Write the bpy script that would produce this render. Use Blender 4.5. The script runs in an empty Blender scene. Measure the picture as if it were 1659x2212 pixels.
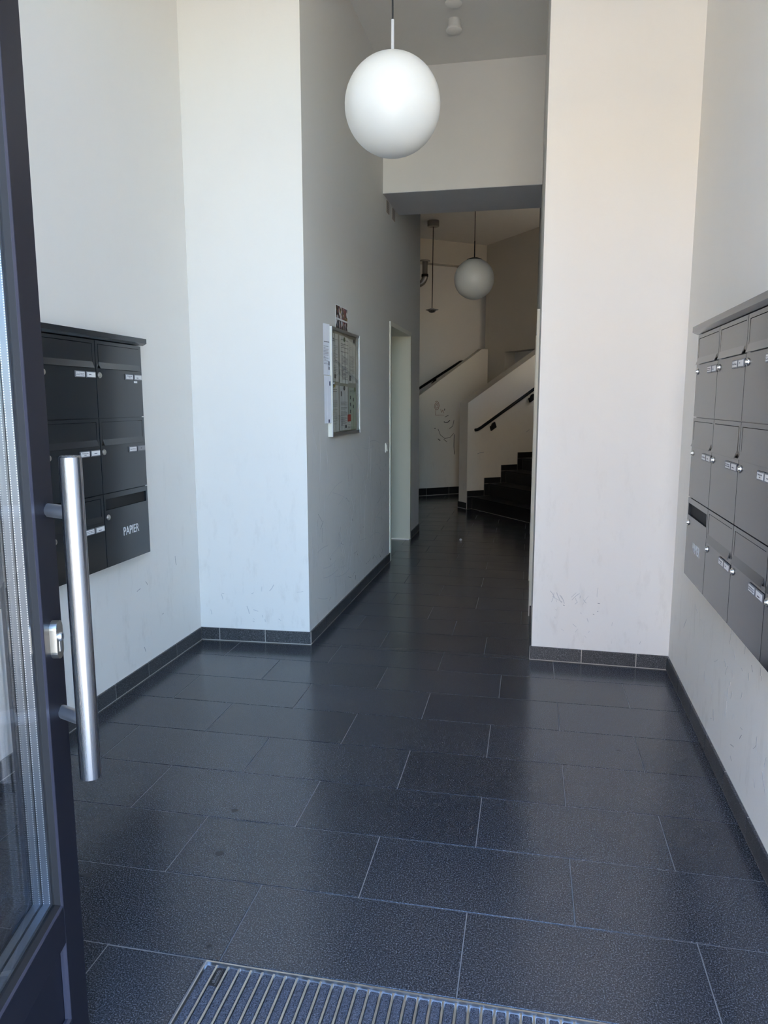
import bpy, bmesh, math, random
from mathutils import Vector, Matrix
random.seed(7)
C = bpy.context.scene.collection
sc = bpy.context.scene
R = math.radians

# ------------------------------------------------------------ camera
cam_d = bpy.data.cameras.new('camera')
cam = bpy.data.objects.new('camera', cam_d); C.objects.link(cam)
PITCH, YAW, ROLL, FPX, CH = 8.583674, 11.263285, -0.041206, 1565.692, 1.42084717
cy, sy = math.cos(R(YAW)), math.sin(R(YAW)); cp, sp = math.cos(R(PITCH)), math.sin(R(PITCH))
fw = Vector((-sy*cp, cy*cp, -sp)); rt = Vector((cy, sy, 0)); up = rt.cross(fw)
cr, sr = math.cos(R(ROLL)), math.sin(R(ROLL))
r2 = rt*cr + up*sr; u2 = up*cr - rt*sr
M4 = Matrix((r2, u2, -fw)).transposed().to_4x4(); M4.translation = Vector((0, 0, CH))
cam.matrix_world = M4
cam_d.sensor_fit = 'HORIZONTAL'; cam_d.sensor_width = 36.0
cam_d.lens = FPX/1659*36.0
cam_d.clip_start = 0.02; cam_d.clip_end = 300
sc.camera = cam

# ------------------------------------------------------------ sky, sun, exposure
w = bpy.data.worlds.new('world'); sc.world = w; w.use_nodes = True
wt = w.node_tree; wt.nodes.clear()
sky = wt.nodes.new('ShaderNodeTexSky'); sky.sky_type = 'NISHITA'; sky.sun_disc = False
sky.sun_elevation = R(48); sky.sun_rotation = R(25); sky.air_density = 1.0; sky.dust_density = 0.4; sky.ozone_density = 4.0
bg = wt.nodes.new('ShaderNodeBackground'); bg.inputs[1].default_value = 1.35
wo = wt.nodes.new('ShaderNodeOutputWorld')
wt.links.new(sky.outputs[0], bg.inputs[0]); wt.links.new(bg.outputs[0], wo.inputs[0])
sun_d = bpy.data.lights.new('sun', 'SUN'); sun_d.energy = 20.0; sun_d.color = (1.0, 0.93, 0.82); sun_d.angle = R(0.6)
sun = bpy.data.objects.new('sun', sun_d); C.objects.link(sun)
sd = Vector((0.45, 0.75, 0.98)).normalized()          # towards the sun, behind this building
sun.rotation_euler = sd.to_track_quat('Z', 'Y').to_euler()
sun.location = (0, -5, 20)
sc.view_settings.view_transform = 'Standard'; sc.view_settings.look = 'None'
sc.view_settings.gamma = 1.0; sc.view_settings.use_curve_mapping = False
sc.view_settings.exposure = 1.3
sc.cycles.max_bounces = 12; sc.cycles.diffuse_bounces = 7; sc.cycles.glossy_bounces = 5
sc.cycles.transparent_max_bounces = 16; sc.cycles.sample_clamp_indirect = 6.0
sc.cycles.caustics_reflective = False; sc.cycles.caustics_refractive = False
sc.cycles.use_denoising = True

# ------------------------------------------------------------ materials
def nm(name):
    m = bpy.data.materials.new(name); m.use_nodes = True
    b = m.node_tree.nodes['Principled BSDF']
    return m, m.node_tree, b
def plain(name, col, rough=0.6, metal=0.0, spec=0.5, bump=0, bscale=400, coat=0, var=0.0):
    m, t, b = nm(name)
    b.inputs['Base Color'].default_value = (*col, 1); b.inputs['Roughness'].default_value = rough
    b.inputs['Metallic'].default_value = metal; b.inputs['Specular IOR Level'].default_value = spec
    if coat: b.inputs['Coat Weight'].default_value = coat; b.inputs['Coat Roughness'].default_value = 0.15
    g = t.nodes.new('ShaderNodeNewGeometry')
    n = t.nodes.new('ShaderNodeTexNoise'); n.inputs['Scale'].default_value = bscale; n.inputs['Detail'].default_value = 2
    t.links.new(g.outputs['Position'], n.inputs['Vector'])
    if bump:
        bp = t.nodes.new('ShaderNodeBump'); bp.inputs['Strength'].default_value = bump; bp.inputs['Distance'].default_value = 0.001
        t.links.new(n.outputs['Fac'], bp.inputs['Height']); t.links.new(bp.outputs[0], b.inputs['Normal'])
    if var:
        n2 = t.nodes.new('ShaderNodeTexNoise'); n2.inputs['Scale'].default_value = 6; n2.inputs['Detail'].default_value = 4
        t.links.new(g.outputs['Position'], n2.inputs['Vector'])
        mx = t.nodes.new('ShaderNodeMix'); mx.data_type = 'RGBA'
        mx.inputs[6].default_value = (*[c*(1-var) for c in col], 1); mx.inputs[7].default_value = (*[min(1, c*(1+var)) for c in col], 1)
        t.links.new(n2.outputs['Fac'], mx.inputs[0]); t.links.new(mx.outputs[2], b.inputs['Base Color'])
    return m
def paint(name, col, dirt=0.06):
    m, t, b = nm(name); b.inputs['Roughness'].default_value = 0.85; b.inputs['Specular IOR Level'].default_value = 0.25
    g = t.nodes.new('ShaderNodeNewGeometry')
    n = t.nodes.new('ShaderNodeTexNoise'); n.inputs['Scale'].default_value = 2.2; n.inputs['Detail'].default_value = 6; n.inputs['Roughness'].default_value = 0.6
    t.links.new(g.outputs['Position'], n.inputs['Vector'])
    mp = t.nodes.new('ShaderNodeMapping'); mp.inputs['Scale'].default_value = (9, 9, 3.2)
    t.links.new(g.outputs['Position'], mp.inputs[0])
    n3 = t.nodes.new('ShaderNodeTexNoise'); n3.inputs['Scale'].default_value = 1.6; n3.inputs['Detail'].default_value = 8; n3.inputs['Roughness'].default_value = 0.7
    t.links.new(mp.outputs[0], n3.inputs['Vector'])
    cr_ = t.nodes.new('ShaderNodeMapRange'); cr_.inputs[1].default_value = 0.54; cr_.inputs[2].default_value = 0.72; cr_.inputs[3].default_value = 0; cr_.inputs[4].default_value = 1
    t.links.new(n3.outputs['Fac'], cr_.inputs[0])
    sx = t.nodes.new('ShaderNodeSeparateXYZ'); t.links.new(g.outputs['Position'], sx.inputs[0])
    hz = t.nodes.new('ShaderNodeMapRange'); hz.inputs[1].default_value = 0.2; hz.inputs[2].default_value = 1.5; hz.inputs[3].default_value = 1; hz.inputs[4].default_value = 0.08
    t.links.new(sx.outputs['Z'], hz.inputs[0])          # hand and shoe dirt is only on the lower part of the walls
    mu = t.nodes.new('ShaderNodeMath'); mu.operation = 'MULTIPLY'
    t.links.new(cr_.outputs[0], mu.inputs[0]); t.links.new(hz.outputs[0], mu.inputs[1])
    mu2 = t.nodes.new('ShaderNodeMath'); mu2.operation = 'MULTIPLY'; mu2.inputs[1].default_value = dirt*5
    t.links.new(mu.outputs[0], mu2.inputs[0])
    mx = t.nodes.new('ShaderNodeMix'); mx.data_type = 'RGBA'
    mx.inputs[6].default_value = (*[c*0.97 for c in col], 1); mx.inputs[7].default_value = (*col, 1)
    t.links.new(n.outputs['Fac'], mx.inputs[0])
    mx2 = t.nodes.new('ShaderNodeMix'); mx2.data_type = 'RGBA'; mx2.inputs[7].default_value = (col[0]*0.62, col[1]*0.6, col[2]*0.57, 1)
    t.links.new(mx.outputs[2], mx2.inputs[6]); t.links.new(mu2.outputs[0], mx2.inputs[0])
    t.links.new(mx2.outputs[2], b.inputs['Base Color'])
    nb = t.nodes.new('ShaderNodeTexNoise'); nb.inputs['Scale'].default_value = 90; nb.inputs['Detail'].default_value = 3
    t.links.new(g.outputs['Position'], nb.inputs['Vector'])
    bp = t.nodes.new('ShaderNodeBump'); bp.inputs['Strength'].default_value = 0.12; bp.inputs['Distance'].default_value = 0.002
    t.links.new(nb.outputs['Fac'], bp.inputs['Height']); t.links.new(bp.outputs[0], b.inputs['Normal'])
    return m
def granite(name, base, hi, rough=0.32, spec=0.5, scale=260):
    m, t, b = nm(name)
    g = t.nodes.new('ShaderNodeNewGeometry')
    n = t.nodes.new('ShaderNodeTexNoise'); n.inputs['Scale'].default_value = scale; n.inputs['Detail'].default_value = 3; n.inputs['Roughness'].default_value = 0.7
    t.links.new(g.outputs['Position'], n.inputs['Vector'])
    r = t.nodes.new('ShaderNodeValToRGB'); e = r.color_ramp.elements
    e[0].position = 0.36; e[0].color = (*[c*0.45 for c in base], 1); e[1].position = 0.66; e[1].color = (*hi, 1)
    x = r.color_ramp.elements.new(0.52); x.color = (*base, 1)
    t.links.new(n.outputs['Fac'], r.inputs[0])
    oi = t.nodes.new('ShaderNodeObjectInfo')
    mr = t.nodes.new('ShaderNodeMapRange'); mr.inputs[3].default_value = 0.86; mr.inputs[4].default_value = 1.12
    t.links.new(oi.outputs['Random'], mr.inputs[0])
    vm = t.nodes.new('ShaderNodeVectorMath'); vm.operation = 'SCALE'
    t.links.new(r.outputs[0], vm.inputs[0]); t.links.new(mr.outputs[0], vm.inputs[3])
    # worn dull stains
    n2 = t.nodes.new('ShaderNodeTexNoise'); n2.inputs['Scale'].default_value = 5; n2.inputs['Detail'].default_value = 5
    t.links.new(g.outputs['Position'], n2.inputs['Vector'])
    m2 = t.nodes.new('ShaderNodeMapRange'); m2.inputs[1].default_value = 0.1; m2.inputs[2].default_value = 0.9
    m2.inputs[3].default_value = rough-0.05; m2.inputs[4].default_value = rough+0.07
    t.links.new(n2.outputs['Fac'], m2.inputs[0]); t.links.new(m2.outputs[0], b.inputs['Roughness'])
    t.links.new(vm.outputs[0], b.inputs['Base Color']); b.inputs['Specular IOR Level'].default_value = spec
    bp = t.nodes.new('ShaderNodeBump'); bp.inputs['Strength'].default_value = 0.18; bp.inputs['Distance'].default_value = 0.0004
    t.links.new(n.outputs['Fac'], bp.inputs['Height']); t.links.new(bp.outputs[0], b.inputs['Normal'])
    return m
def steel(name, col=(0.55, 0.56, 0.58), rough=0.24, stretch=(300, 300, 2)):
    m, t, b = nm(name); b.inputs['Metallic'].default_value = 1.0; b.inputs['Base Color'].default_value = (*col, 1)
    tc = t.nodes.new('ShaderNodeTexCoord'); mp = t.nodes.new('ShaderNodeMapping'); mp.inputs['Scale'].default_value = stretch
    t.links.new(tc.outputs['Object'], mp.inputs[0])
    n = t.nodes.new('ShaderNodeTexNoise'); n.inputs['Scale'].default_value = 1.0; n.inputs['Detail'].default_value = 3
    t.links.new(mp.outputs[0], n.inputs['Vector'])
    mr = t.nodes.new('ShaderNodeMapRange'); mr.inputs[3].default_value = rough-0.06; mr.inputs[4].default_value = rough+0.10
    t.links.new(n.outputs['Fac'], mr.inputs[0]); t.links.new(mr.outputs[0], b.inputs['Roughness'])
    bp = t.nodes.new('ShaderNodeBump'); bp.inputs['Strength'].default_value = 0.03; bp.inputs['Distance'].default_value = 0.0003
    t.links.new(n.outputs['Fac'], bp.inputs['Height']); t.links.new(bp.outputs[0], b.inputs['Normal'])
    return m
def glass(name, tint=(0.975, 0.98, 0.985), f0=0.035, f90=0.60):
    m = bpy.data.materials.new(name); m.use_nodes = True; t = m.node_tree; t.nodes.clear()
    o = t.nodes.new('ShaderNodeOutputMaterial'); tr = t.nodes.new('ShaderNodeBsdfTransparent'); tr.inputs[0].default_value = (*tint, 1)
    gl = t.nodes.new('ShaderNodeBsdfGlossy'); gl.inputs['Roughness'].default_value = 0.0; gl.inputs[0].default_value = (1, 1, 1, 1)
    lw = t.nodes.new('ShaderNodeLayerWeight'); lw.inputs[0].default_value = 0.5        # Schlick fresnel of one glass surface
    pw = t.nodes.new('ShaderNodeMath'); pw.operation = 'POWER'; pw.inputs[1].default_value = 5.0; t.links.new(lw.outputs['Facing'], pw.inputs[0])
    f = t.nodes.new('ShaderNodeMath'); f.operation = 'MULTIPLY_ADD'; f.inputs[1].default_value = f90; f.inputs[2].default_value = f0; t.links.new(pw.outputs[0], f.inputs[0])
    mx = t.nodes.new('ShaderNodeMixShader')
    t.links.new(f.outputs[0], mx.inputs[0]); t.links.new(tr.outputs[0], mx.inputs[1]); t.links.new(gl.outputs[0], mx.inputs[2])
    t.links.new(mx.outputs[0], o.inputs[0]); return m
def spacer_mat():
    m, t, b = nm('perforated_aluminium'); b.inputs['Metallic'].default_value = 0.85; b.inputs['Roughness'].default_value = 0.32
    tc = t.nodes.new('ShaderNodeTexCoord'); s = t.nodes.new('ShaderNodeSeparateXYZ'); t.links.new(tc.outputs['Object'], s.inputs[0])
    def mt(op, a, bb=None, v=None):
        n = t.nodes.new('ShaderNodeMath'); n.operation = op; t.links.new(a, n.inputs[0])
        if bb is not None: t.links.new(bb, n.inputs[1])
        if v is not None: n.inputs[1].default_value = v
        return n.outputs[0]
    fz = mt('FRACT', mt('DIVIDE', s.outputs['Z'], v=0.0046)); dz = mt('LESS_THAN', fz, v=0.42)
    fy = mt('FRACT', mt('DIVIDE', mt('SUBTRACT', s.outputs['Y'], v=0.016), v=0.020))     # spacer depth 16 mm + pane 4 mm
    a = mt('LESS_THAN', mt('ABSOLUTE', mt('SUBTRACT', fy, v=0.10)), v=0.045)
    c = mt('LESS_THAN', mt('ABSOLUTE', mt('SUBTRACT', fy, v=0.70)), v=0.045)
    k = mt('MULTIPLY', mt('MAXIMUM', a, c), dz)
    mx = t.nodes.new('ShaderNodeMix'); mx.data_type = 'RGBA'; mx.inputs[6].default_value = (0.27, 0.29, 0.32, 1); mx.inputs[7].default_value = (0.95, 0.95, 0.95, 1)
    t.links.new(k, mx.inputs[0]); t.links.new(mx.outputs[2], b.inputs['Base Color'])
    return m
def opal_mat(name, col):
    m = plain(name, col, 0.35, coat=0.1, var=0.01); b = m.node_tree.nodes['Principled BSDF']
    b.inputs['Subsurface Weight'].default_value = 0.8; b.inputs['Subsurface Radius'].default_value = (1, 1, 1); b.inputs['Subsurface Scale'].default_value = 0.12
    return m
def photo_print():
    m, t, b = nm('photo_print_ink'); b.inputs['Roughness'].default_value = 0.35
    tc = t.nodes.new('ShaderNodeTexCoord'); mp = t.nodes.new('ShaderNodeMapping'); mp.inputs['Scale'].default_value = (60, 1, 38)
    t.links.new(tc.outputs['Object'], mp.inputs[0])
    v = t.nodes.new('ShaderNodeTexVoronoi'); v.inputs['Scale'].default_value = 1; t.links.new(mp.outputs[0], v.inputs['Vector'])
    s = t.nodes.new('ShaderNodeSeparateColor'); t.links.new(v.outputs['Color'], s.inputs[0])
    r = t.nodes.new('ShaderNodeValToRGB'); e = r.color_ramp.elements; r.color_ramp.interpolation = 'CONSTANT'
    e[0].color = (0.02, 0.015, 0.02, 1); e[1].position = 0.22; e[1].color = (0.25, 0.13, 0.08, 1)
    for p, c in ((0.38, (0.55, 0.5, 0.5)), (0.52, (0.16, 0.2, 0.25)), (0.64, (0.35, 0.06, 0.07)), (0.74, (0.75, 0.75, 0.75)), (0.86, (0.3, 0.24, 0.05)), (0.93, (0.08, 0.06, 0.06))):
        q = e.new(p); q.color = (*c, 1)
    t.links.new(s.outputs[0], r.inputs[0]); t.links.new(r.outputs[0], b.inputs['Base Color']); return m
def carpet():
    m, t, b = nm('ribbed_carpet'); b.inputs['Roughness'].default_value = 0.95
    g = t.nodes.new('ShaderNodeNewGeometry'); n = t.nodes.new('ShaderNodeTexNoise'); n.inputs['Scale'].default_value = 330; n.inputs['Detail'].default_value = 4; n.inputs['Roughness'].default_value = 0.75; n.inputs['Distortion'].default_value = 1.5
    t.links.new(g.outputs['Position'], n.inputs['Vector'])
    r = t.nodes.new('ShaderNodeValToRGB'); e = r.color_ramp.elements
    e[0].position = 0.42; e[0].color = (0.010, 0.012, 0.020, 1); e[1].position = 0.72; e[1].color = (0.30, 0.33, 0.42, 1)
    t.links.new(n.outputs['Fac'], r.inputs[0]); t.links.new(r.outputs[0], b.inputs['Base Color'])
    bp = t.nodes.new('ShaderNodeBump'); bp.inputs['Strength'].default_value = 1.0; bp.inputs['Distance'].default_value = 0.003
    t.links.new(n.outputs['Fac'], bp.inputs['Height']); t.links.new(bp.outputs[0], b.inputs['Normal']); return m

MT = dict(
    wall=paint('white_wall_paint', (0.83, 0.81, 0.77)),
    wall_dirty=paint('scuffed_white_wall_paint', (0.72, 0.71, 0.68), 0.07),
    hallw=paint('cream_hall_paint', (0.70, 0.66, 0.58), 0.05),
    ceil=plain('ceiling_paint', (0.78, 0.77, 0.74), 0.9, var=0.02, bump=0.1, bscale=80),
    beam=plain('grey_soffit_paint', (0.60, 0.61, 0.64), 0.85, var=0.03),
    floor=granite('dark_granite_floor', (0.034, 0.037, 0.045), (0.15, 0.165, 0.195), 0.19, 0.6),
    skirt=granite('granite_skirting', (0.048, 0.050, 0.055), (0.20, 0.205, 0.215), 0.42, 0.4, 300),
    step=granite('dark_stair_granite', (0.012, 0.012, 0.013), (0.03, 0.03, 0.032), 0.35, 0.3),
    grout=plain('floor_grout', (0.20, 0.20, 0.205), 0.8, bump=0.3, bscale=200),
    grout_l=plain('skirting_grout', (0.42, 0.39, 0.35), 0.8, bump=0.3, bscale=200),
    box=plain('anthracite_powder_coat', (0.012, 0.016, 0.022), 0.19, spec=0.9, bump=0.05, bscale=900),
    boxdark=plain('slot_shade', (0.008, 0.008, 0.009), 0.7),
    rim=plain('grey_plastic_rim', (0.16, 0.16, 0.17), 0.4),
    plate=plain('name_card', (0.80, 0.80, 0.80), 0.5, var=0.02),
    plate_g=plain('worn_grey_name_card', (0.28, 0.28, 0.29), 0.5, var=0.1),
    ink=plain('dark_ink', (0.05, 0.05, 0.07), 0.6),
    inkg=plain('grey_ink', (0.16, 0.16, 0.18), 0.7),
    white=plain('white_lettering', (0.75, 0.77, 0.78), 0.5),
    steel=steel('brushed_steel', (0.36, 0.37, 0.39), 0.25, (140, 140, 1.5)), steel2=steel('satin_steel', (0.66, 0.67, 0.70), 0.42, (40, 40, 40)), nickel=steel('nickel', (0.62, 0.60, 0.55), 0.32, (80, 80, 80)),
    alu=steel('aluminium', (0.60, 0.61, 0.62), 0.36, (3, 200, 200)),
    door=plain('dark_blue_door_lacquer', (0.010, 0.010, 0.017), 0.42, spec=0.3, bump=0.05, bscale=700),
    bead=plain('door_bead_edge', (0.045, 0.043, 0.062), 0.35, spec=0.6),
    gasket=plain('black_rubber', (0.01, 0.01, 0.012), 0.6),
    glass=glass('door_glass'), vglass=glass('vitrine_glass', (0.93, 0.93, 0.90), 0.02, 0.30),
    spacer=spacer_mat(), carpet=carpet(),
    opal=opal_mat('opal_glass', (0.76, 0.765, 0.73)),
    opal2=opal_mat('opal_glass_grey', (0.72, 0.72, 0.68)),  # slightly darker opal tone for the farther globe
    cord=plain('black_cord', (0.008, 0.008, 0.012), 0.5), stem=plain('light_grey_stem', (0.55, 0.56, 0.58), 0.4),
    wplast=plain('white_plastic', (0.80, 0.79, 0.75), 0.4), frame=plain('white_steel_frame', (0.76, 0.75, 0.66), 0.4, var=0.02),
    leaf=plain('pale_door_leaf', (0.58, 0.57, 0.47), 0.5, var=0.02),
    rail=plain('black_rail_lacquer', (0.004, 0.004, 0.006), 0.5, spec=0.25), pipe=steel('galvanised_pipe', (0.30, 0.29, 0.27), 0.35, (20, 20, 20)),
    paper=plain('white_paper', (0.78, 0.79, 0.80), 0.7, var=0.02), paper2=plain('bluish_white_paper', (0.80, 0.82, 0.88), 0.7, var=0.02),
    red=plain('red_card', (0.50, 0.035, 0.03), 0.5), navy=plain('navy_print', (0.02, 0.02, 0.07), 0.6), green=plain('pale_green_print', (0.50, 0.60, 0.52), 0.6),
    yel=plain('yellow_magnet', (0.45, 0.36, 0.05), 0.4), mblk=plain('dark_magnet', (0.03, 0.03, 0.04), 0.4), mgrn=plain('olive_magnet', (0.10, 0.14, 0.06), 0.4), mgry=plain('light_grey_magnet', (0.55, 0.56, 0.56), 0.4),
    backp=plain('vitrine_back_panel', (0.42, 0.41, 0.36), 0.6, var=0.03), photo=photo_print(),
    vent=plain('beige_vent_mesh', (0.36, 0.31, 0.26), 0.7, var=0.1), scuff=plain('scuff_grey', (0.33, 0.33, 0.34), 0.8), scuffl=plain('faint_scuff', (0.56, 0.56, 0.56), 0.8), scuffd=plain('scuff_dark', (0.07, 0.07, 0.06), 0.8), rust=plain('rust_crayon', (0.25, 0.12, 0.07), 0.8),
    pave=plain('sunlit_paving', (0.42, 0.36, 0.28), 0.85, var=0.08), fac=plain('sandstone_facade', (0.62, 0.50, 0.36), 0.85, var=0.05), win=plain('dark_window_glass', (0.03, 0.04, 0.05), 0.1, spec=0.8),
    foot=plain('dull_stain', (0.018, 0.02, 0.026), 0.4),
)

# ------------------------------------------------------------ mesh helpers
class MB:
    """collects faces; .mesh() makes one mesh"""
    def __init__(s): s.v = []; s.f = []; s.m = []; s.sm = []
    def add(s, vs, fs, mi=0, smooth=False):
        o = len(s.v); s.v += [tuple(p) for p in vs]
        for f in fs: s.f.append([i+o for i in f]); s.m.append(mi); s.sm.append(smooth)
        return s
    def box(s, x0, x1, y0, y1, z0, z1, mi=0):
        x0, x1 = min(x0, x1), max(x0, x1); y0, y1 = min(y0, y1), max(y0, y1); z0, z1 = min(z0, z1), max(z0, z1)
        v = [(x, y, z) for z in (z0, z1) for y in (y0, y1) for x in (x0, x1)]
        return s.add(v, [(0, 2, 3, 1), (4, 5, 7, 6), (0, 1, 5, 4), (2, 6, 7, 3), (0, 4, 6, 2), (1, 3, 7, 5)], mi)
    def cbox(s, x0, x1, y0, y1, z0, z1, c=0.001, mi=0):
        """box with all edges chamfered"""
        P = []
        for z in (z0, z1):
            for y in (y0, y1):
                for x in (x0, x1):
                    sx = 1 if x == x0 else -1; sy_ = 1 if y == y0 else -1; sz = 1 if z == z0 else -1
                    P += [(x, y+sy_*c, z+sz*c), (x+sx*c, y, z+sz*c), (x+sx*c, y+sy_*c, z)]
        bm = bmesh.new(); vs = [bm.verts.new(p) for p in P]
        r = bmesh.ops.convex_hull(bm, input=vs); bmesh.ops.dissolve_limit(bm, angle_limit=0.01, verts=bm.verts[:], edges=bm.edges[:])
        bm.normal_update(); bm.verts.index_update()
        s.add([v.co[:] for v in bm.verts], [[v.index for v in f.verts] for f in bm.faces], mi); bm.free(); return s
    def prism(s, pts, d, a='y', lo=0.0, mi=0):
        """pts: 2D outline (x,z) extruded along y from lo to d (a='y') or (x,y) along z"""
        n = len(pts)
        if a == 'y': v = [(p[0], lo, p[1]) for p in pts]+[(p[0], d, p[1]) for p in pts]
        elif a == 'z': v = [(p[0], p[1], lo) for p in pts]+[(p[0], p[1], d) for p in pts]
        else: v = [(lo, p[0], p[1]) for p in pts]+[(d, p[0], p[1]) for p in pts]
        f = [list(range(n)), list(range(2*n-1, n-1, -1))]+[[i, (i+1) % n+0, (i+1) % n+n, i+n][::-1] for i in range(n)]
        return s.add(v, f, mi)
    def rr(s, x0, x1, z0, z1, wl, wr, wb, wt, y0, y1, mi=0, flat=False):
        """one connected rectangular frame in x/z (flat: in x/y, extruded y0..y1 along z)"""
        P = [(x0, z0), (x1, z0), (x1, z1), (x0, z1), (x0+wl, z0+wb), (x1-wr, z0+wb), (x1-wr, z1-wt), (x0+wl, z1-wt)]
        v = [((p[0], p[1], y) if flat else (p[0], y, p[1])) for y in (y0, y1) for p in P]; f = []
        for k in range(4):
            k2 = (k+1) % 4
            f += [(k, k2, k2+4, k+4), (k+8, k+12, k2+12, k2+8), (k, k+8, k2+8, k2), (k+4, k2+4, k2+12, k+12)]
        return s.add(v, f, mi)
    def lathe(s, prof, seg=32, cx=0, cy_=0, cz=0, axis='z', mi=0):
        vs = []; fs = []; n = len(prof)
        for i in range(seg):
            a = 2*math.pi*i/seg
            for r, h in prof:
                p = (r*math.cos(a), r*math.sin(a), h)
                if axis == 'y': p = (p[0], p[2], p[1])
                if axis == 'x': p = (p[2], p[0], p[1])
                vs.append((p[0]+cx, p[1]+cy_, p[2]+cz))
        for i in range(seg):
            for j in range(n-1):
                a, b_ = i*n+j, ((i+1) % seg)*n+j
                fs.append([a, b_, b_+1, a+1] if axis != 'y' else [a, a+1, b_+1, b_])
        return s.add(vs, fs, mi, True)
    def tube(s, pts, r, seg=16, mi=0, caps=True):
        pts = [Vector(p) for p in pts]; vs = []; fs = []
        prev = None
        for i, p in enumerate(pts):
            d = (pts[min(i+1, len(pts)-1)]-pts[max(i-1, 0)]).normalized()
            if prev is None: a = d.orthogonal().normalized()
            else: a = (prev-d*prev.dot(d)).normalized()
            prev = a; b_ = d.cross(a); rr = r[i] if isinstance(r, (list, tuple)) else r
            for k in range(seg):
                t = 2*math.pi*k/seg; vs.append(p+a*math.cos(t)*rr+b_*math.sin(t)*rr)
        for i in range(len(pts)-1):
            for k in range(seg):
                k2 = (k+1) % seg; fs.append([i*seg+k, i*seg+k2, (i+1)*seg+k2, (i+1)*seg+k])
        s.add(vs, fs, mi, True)
        if caps:
            o = len(s.v)-len(vs)
            s.f.append([o+k for k in range(seg)][::-1]); s.m.append(mi); s.sm.append(False)
            s.f.append([o+(len(pts)-1)*seg+k for k in range(seg)]); s.m.append(mi); s.sm.append(False)
        return s
    def mesh(s, name, mats):
        me = bpy.data.meshes.new(name); me.from_pydata(s.v, [], s.f)
        for m in (mats if isinstance(mats, (list, tuple)) else [mats]): me.materials.append(m)
        me.polygons.foreach_set('material_index', s.m); me.polygons.foreach_set('use_smooth', s.sm)
        bm = bmesh.new(); bm.from_mesh(me); bmesh.ops.remove_doubles(bm, verts=bm.verts[:], dist=1e-6) if any(s.sm) else None
        bmesh.ops.recalc_face_normals(bm, faces=bm.faces[:]); bm.to_mesh(me); bm.free()
        if any(s.sm): me.set_sharp_from_angle(angle=R(38))
        me.update(); return me
def obj(name, me, parent=None, loc=None, rotz=0, kind=None, label=None, cat=None, group=None):
    o = bpy.data.objects.new(name, me); C.objects.link(o)
    if parent is not None: o.parent = parent
    if loc is not None: o.location = loc
    if rotz: o.rotation_euler = (0, 0, rotz)
    if kind: o['kind'] = kind
    if label: o['label'] = label
    if cat: o['category'] = cat
    if group: o['group'] = group
    if name in ('writing', 'printed_text', 'underline', 'lettering'): o['kind'] = 'stuff'
    return o
def part(name, mb, mat, parent, **k): return obj(name, mb.mesh(name, mat), parent, **k)
def thing(name, label, cat, loc=(0, 0, 0), rotz=0, group=None): return obj(name, None, None, loc, rotz, None, label, cat, group)
def copy_tree(o, parent=None):
    c = o.copy(); C.objects.link(c)
    if parent is not None: c.parent = parent
    for ch in o.children: copy_tree(ch, c)
    return c
def V2(a): return Vector((a[0], a[1], 0))
class Line:
    """a vertical wall face from a to b seen with a on the viewer's left; local x runs a->b, outward is local -y"""
    def __init__(s, a, b): s.a = V2(a); s.b = V2(b); s.d = (s.b-s.a).normalized(); s.L = (s.b-s.a).length; s.rot = math.atan2(s.d.y, s.d.x)
    def at(s, q, off=0, z=0): n = Vector((s.d.y, -s.d.x, 0)); p = s.a+s.d*q+n*off; return Vector((p.x, p.y, z))
    def s_of(s, x=None, y=None): return (y-s.a.y)/s.d.y if y is not None else (x-s.a.x)/s.d.x
def wall(name, ln, s0, s1, z0, z1, th, mat, holes=(), label=None, cat='wall'):
    """wall slab behind the face line, rectangular holes (s0,s1,z0,z1) left open"""
    xs = sorted({s0, s1, *[h[0] for h in holes], *[h[1] for h in holes]}); zs = sorted({z0, z1, *[h[2] for h in holes], *[h[3] for h in holes]})
    mb = MB()
    for i in range(len(xs)-1):
        run = None
        for j in range(len(zs)-1):
            cx, cz = (xs[i]+xs[i+1])/2, (zs[j]+zs[j+1])/2
            solid = not any(h[0] < cx < h[1] and h[2] < cz < h[3] for h in holes)
            if solid: mb.box(xs[i], xs[i+1], 0, th, zs[j], zs[j+1])
    bmn = mb.mesh(name, mat)
    bm = bmesh.new(); bm.from_mesh(bmn); bmesh.ops.remove_doubles(bm, verts=bm.verts[:], dist=1e-5)
    # remove inner faces shared by two boxes
    seen = {}
    for f in bm.faces: seen.setdefault(tuple(sorted(v.index for v in f.verts)), []).append(f)
    dl = [f for fs in seen.values() if len(fs) > 1 for f in fs]
    bmesh.ops.delete(bm, geom=dl, context='FACES_ONLY'); bm.to_mesh(bmn); bm.free()
    return obj(name, bmn, None, ln.at(0), ln.rot, 'structure', label, cat)
_mc = {}
def boxmesh(nmn, w_, d_, h_, mat, c=0.0012):
    k = (nmn, round(w_, 4), round(d_, 4), round(h_, 4), mat.name)
    if k not in _mc: _mc[k] = MB().cbox(-w_/2, w_/2, -d_/2, d_/2, -h_/2, h_/2, c).mesh(nmn, mat)
    return _mc[k]
SKH = 0.078
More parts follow.
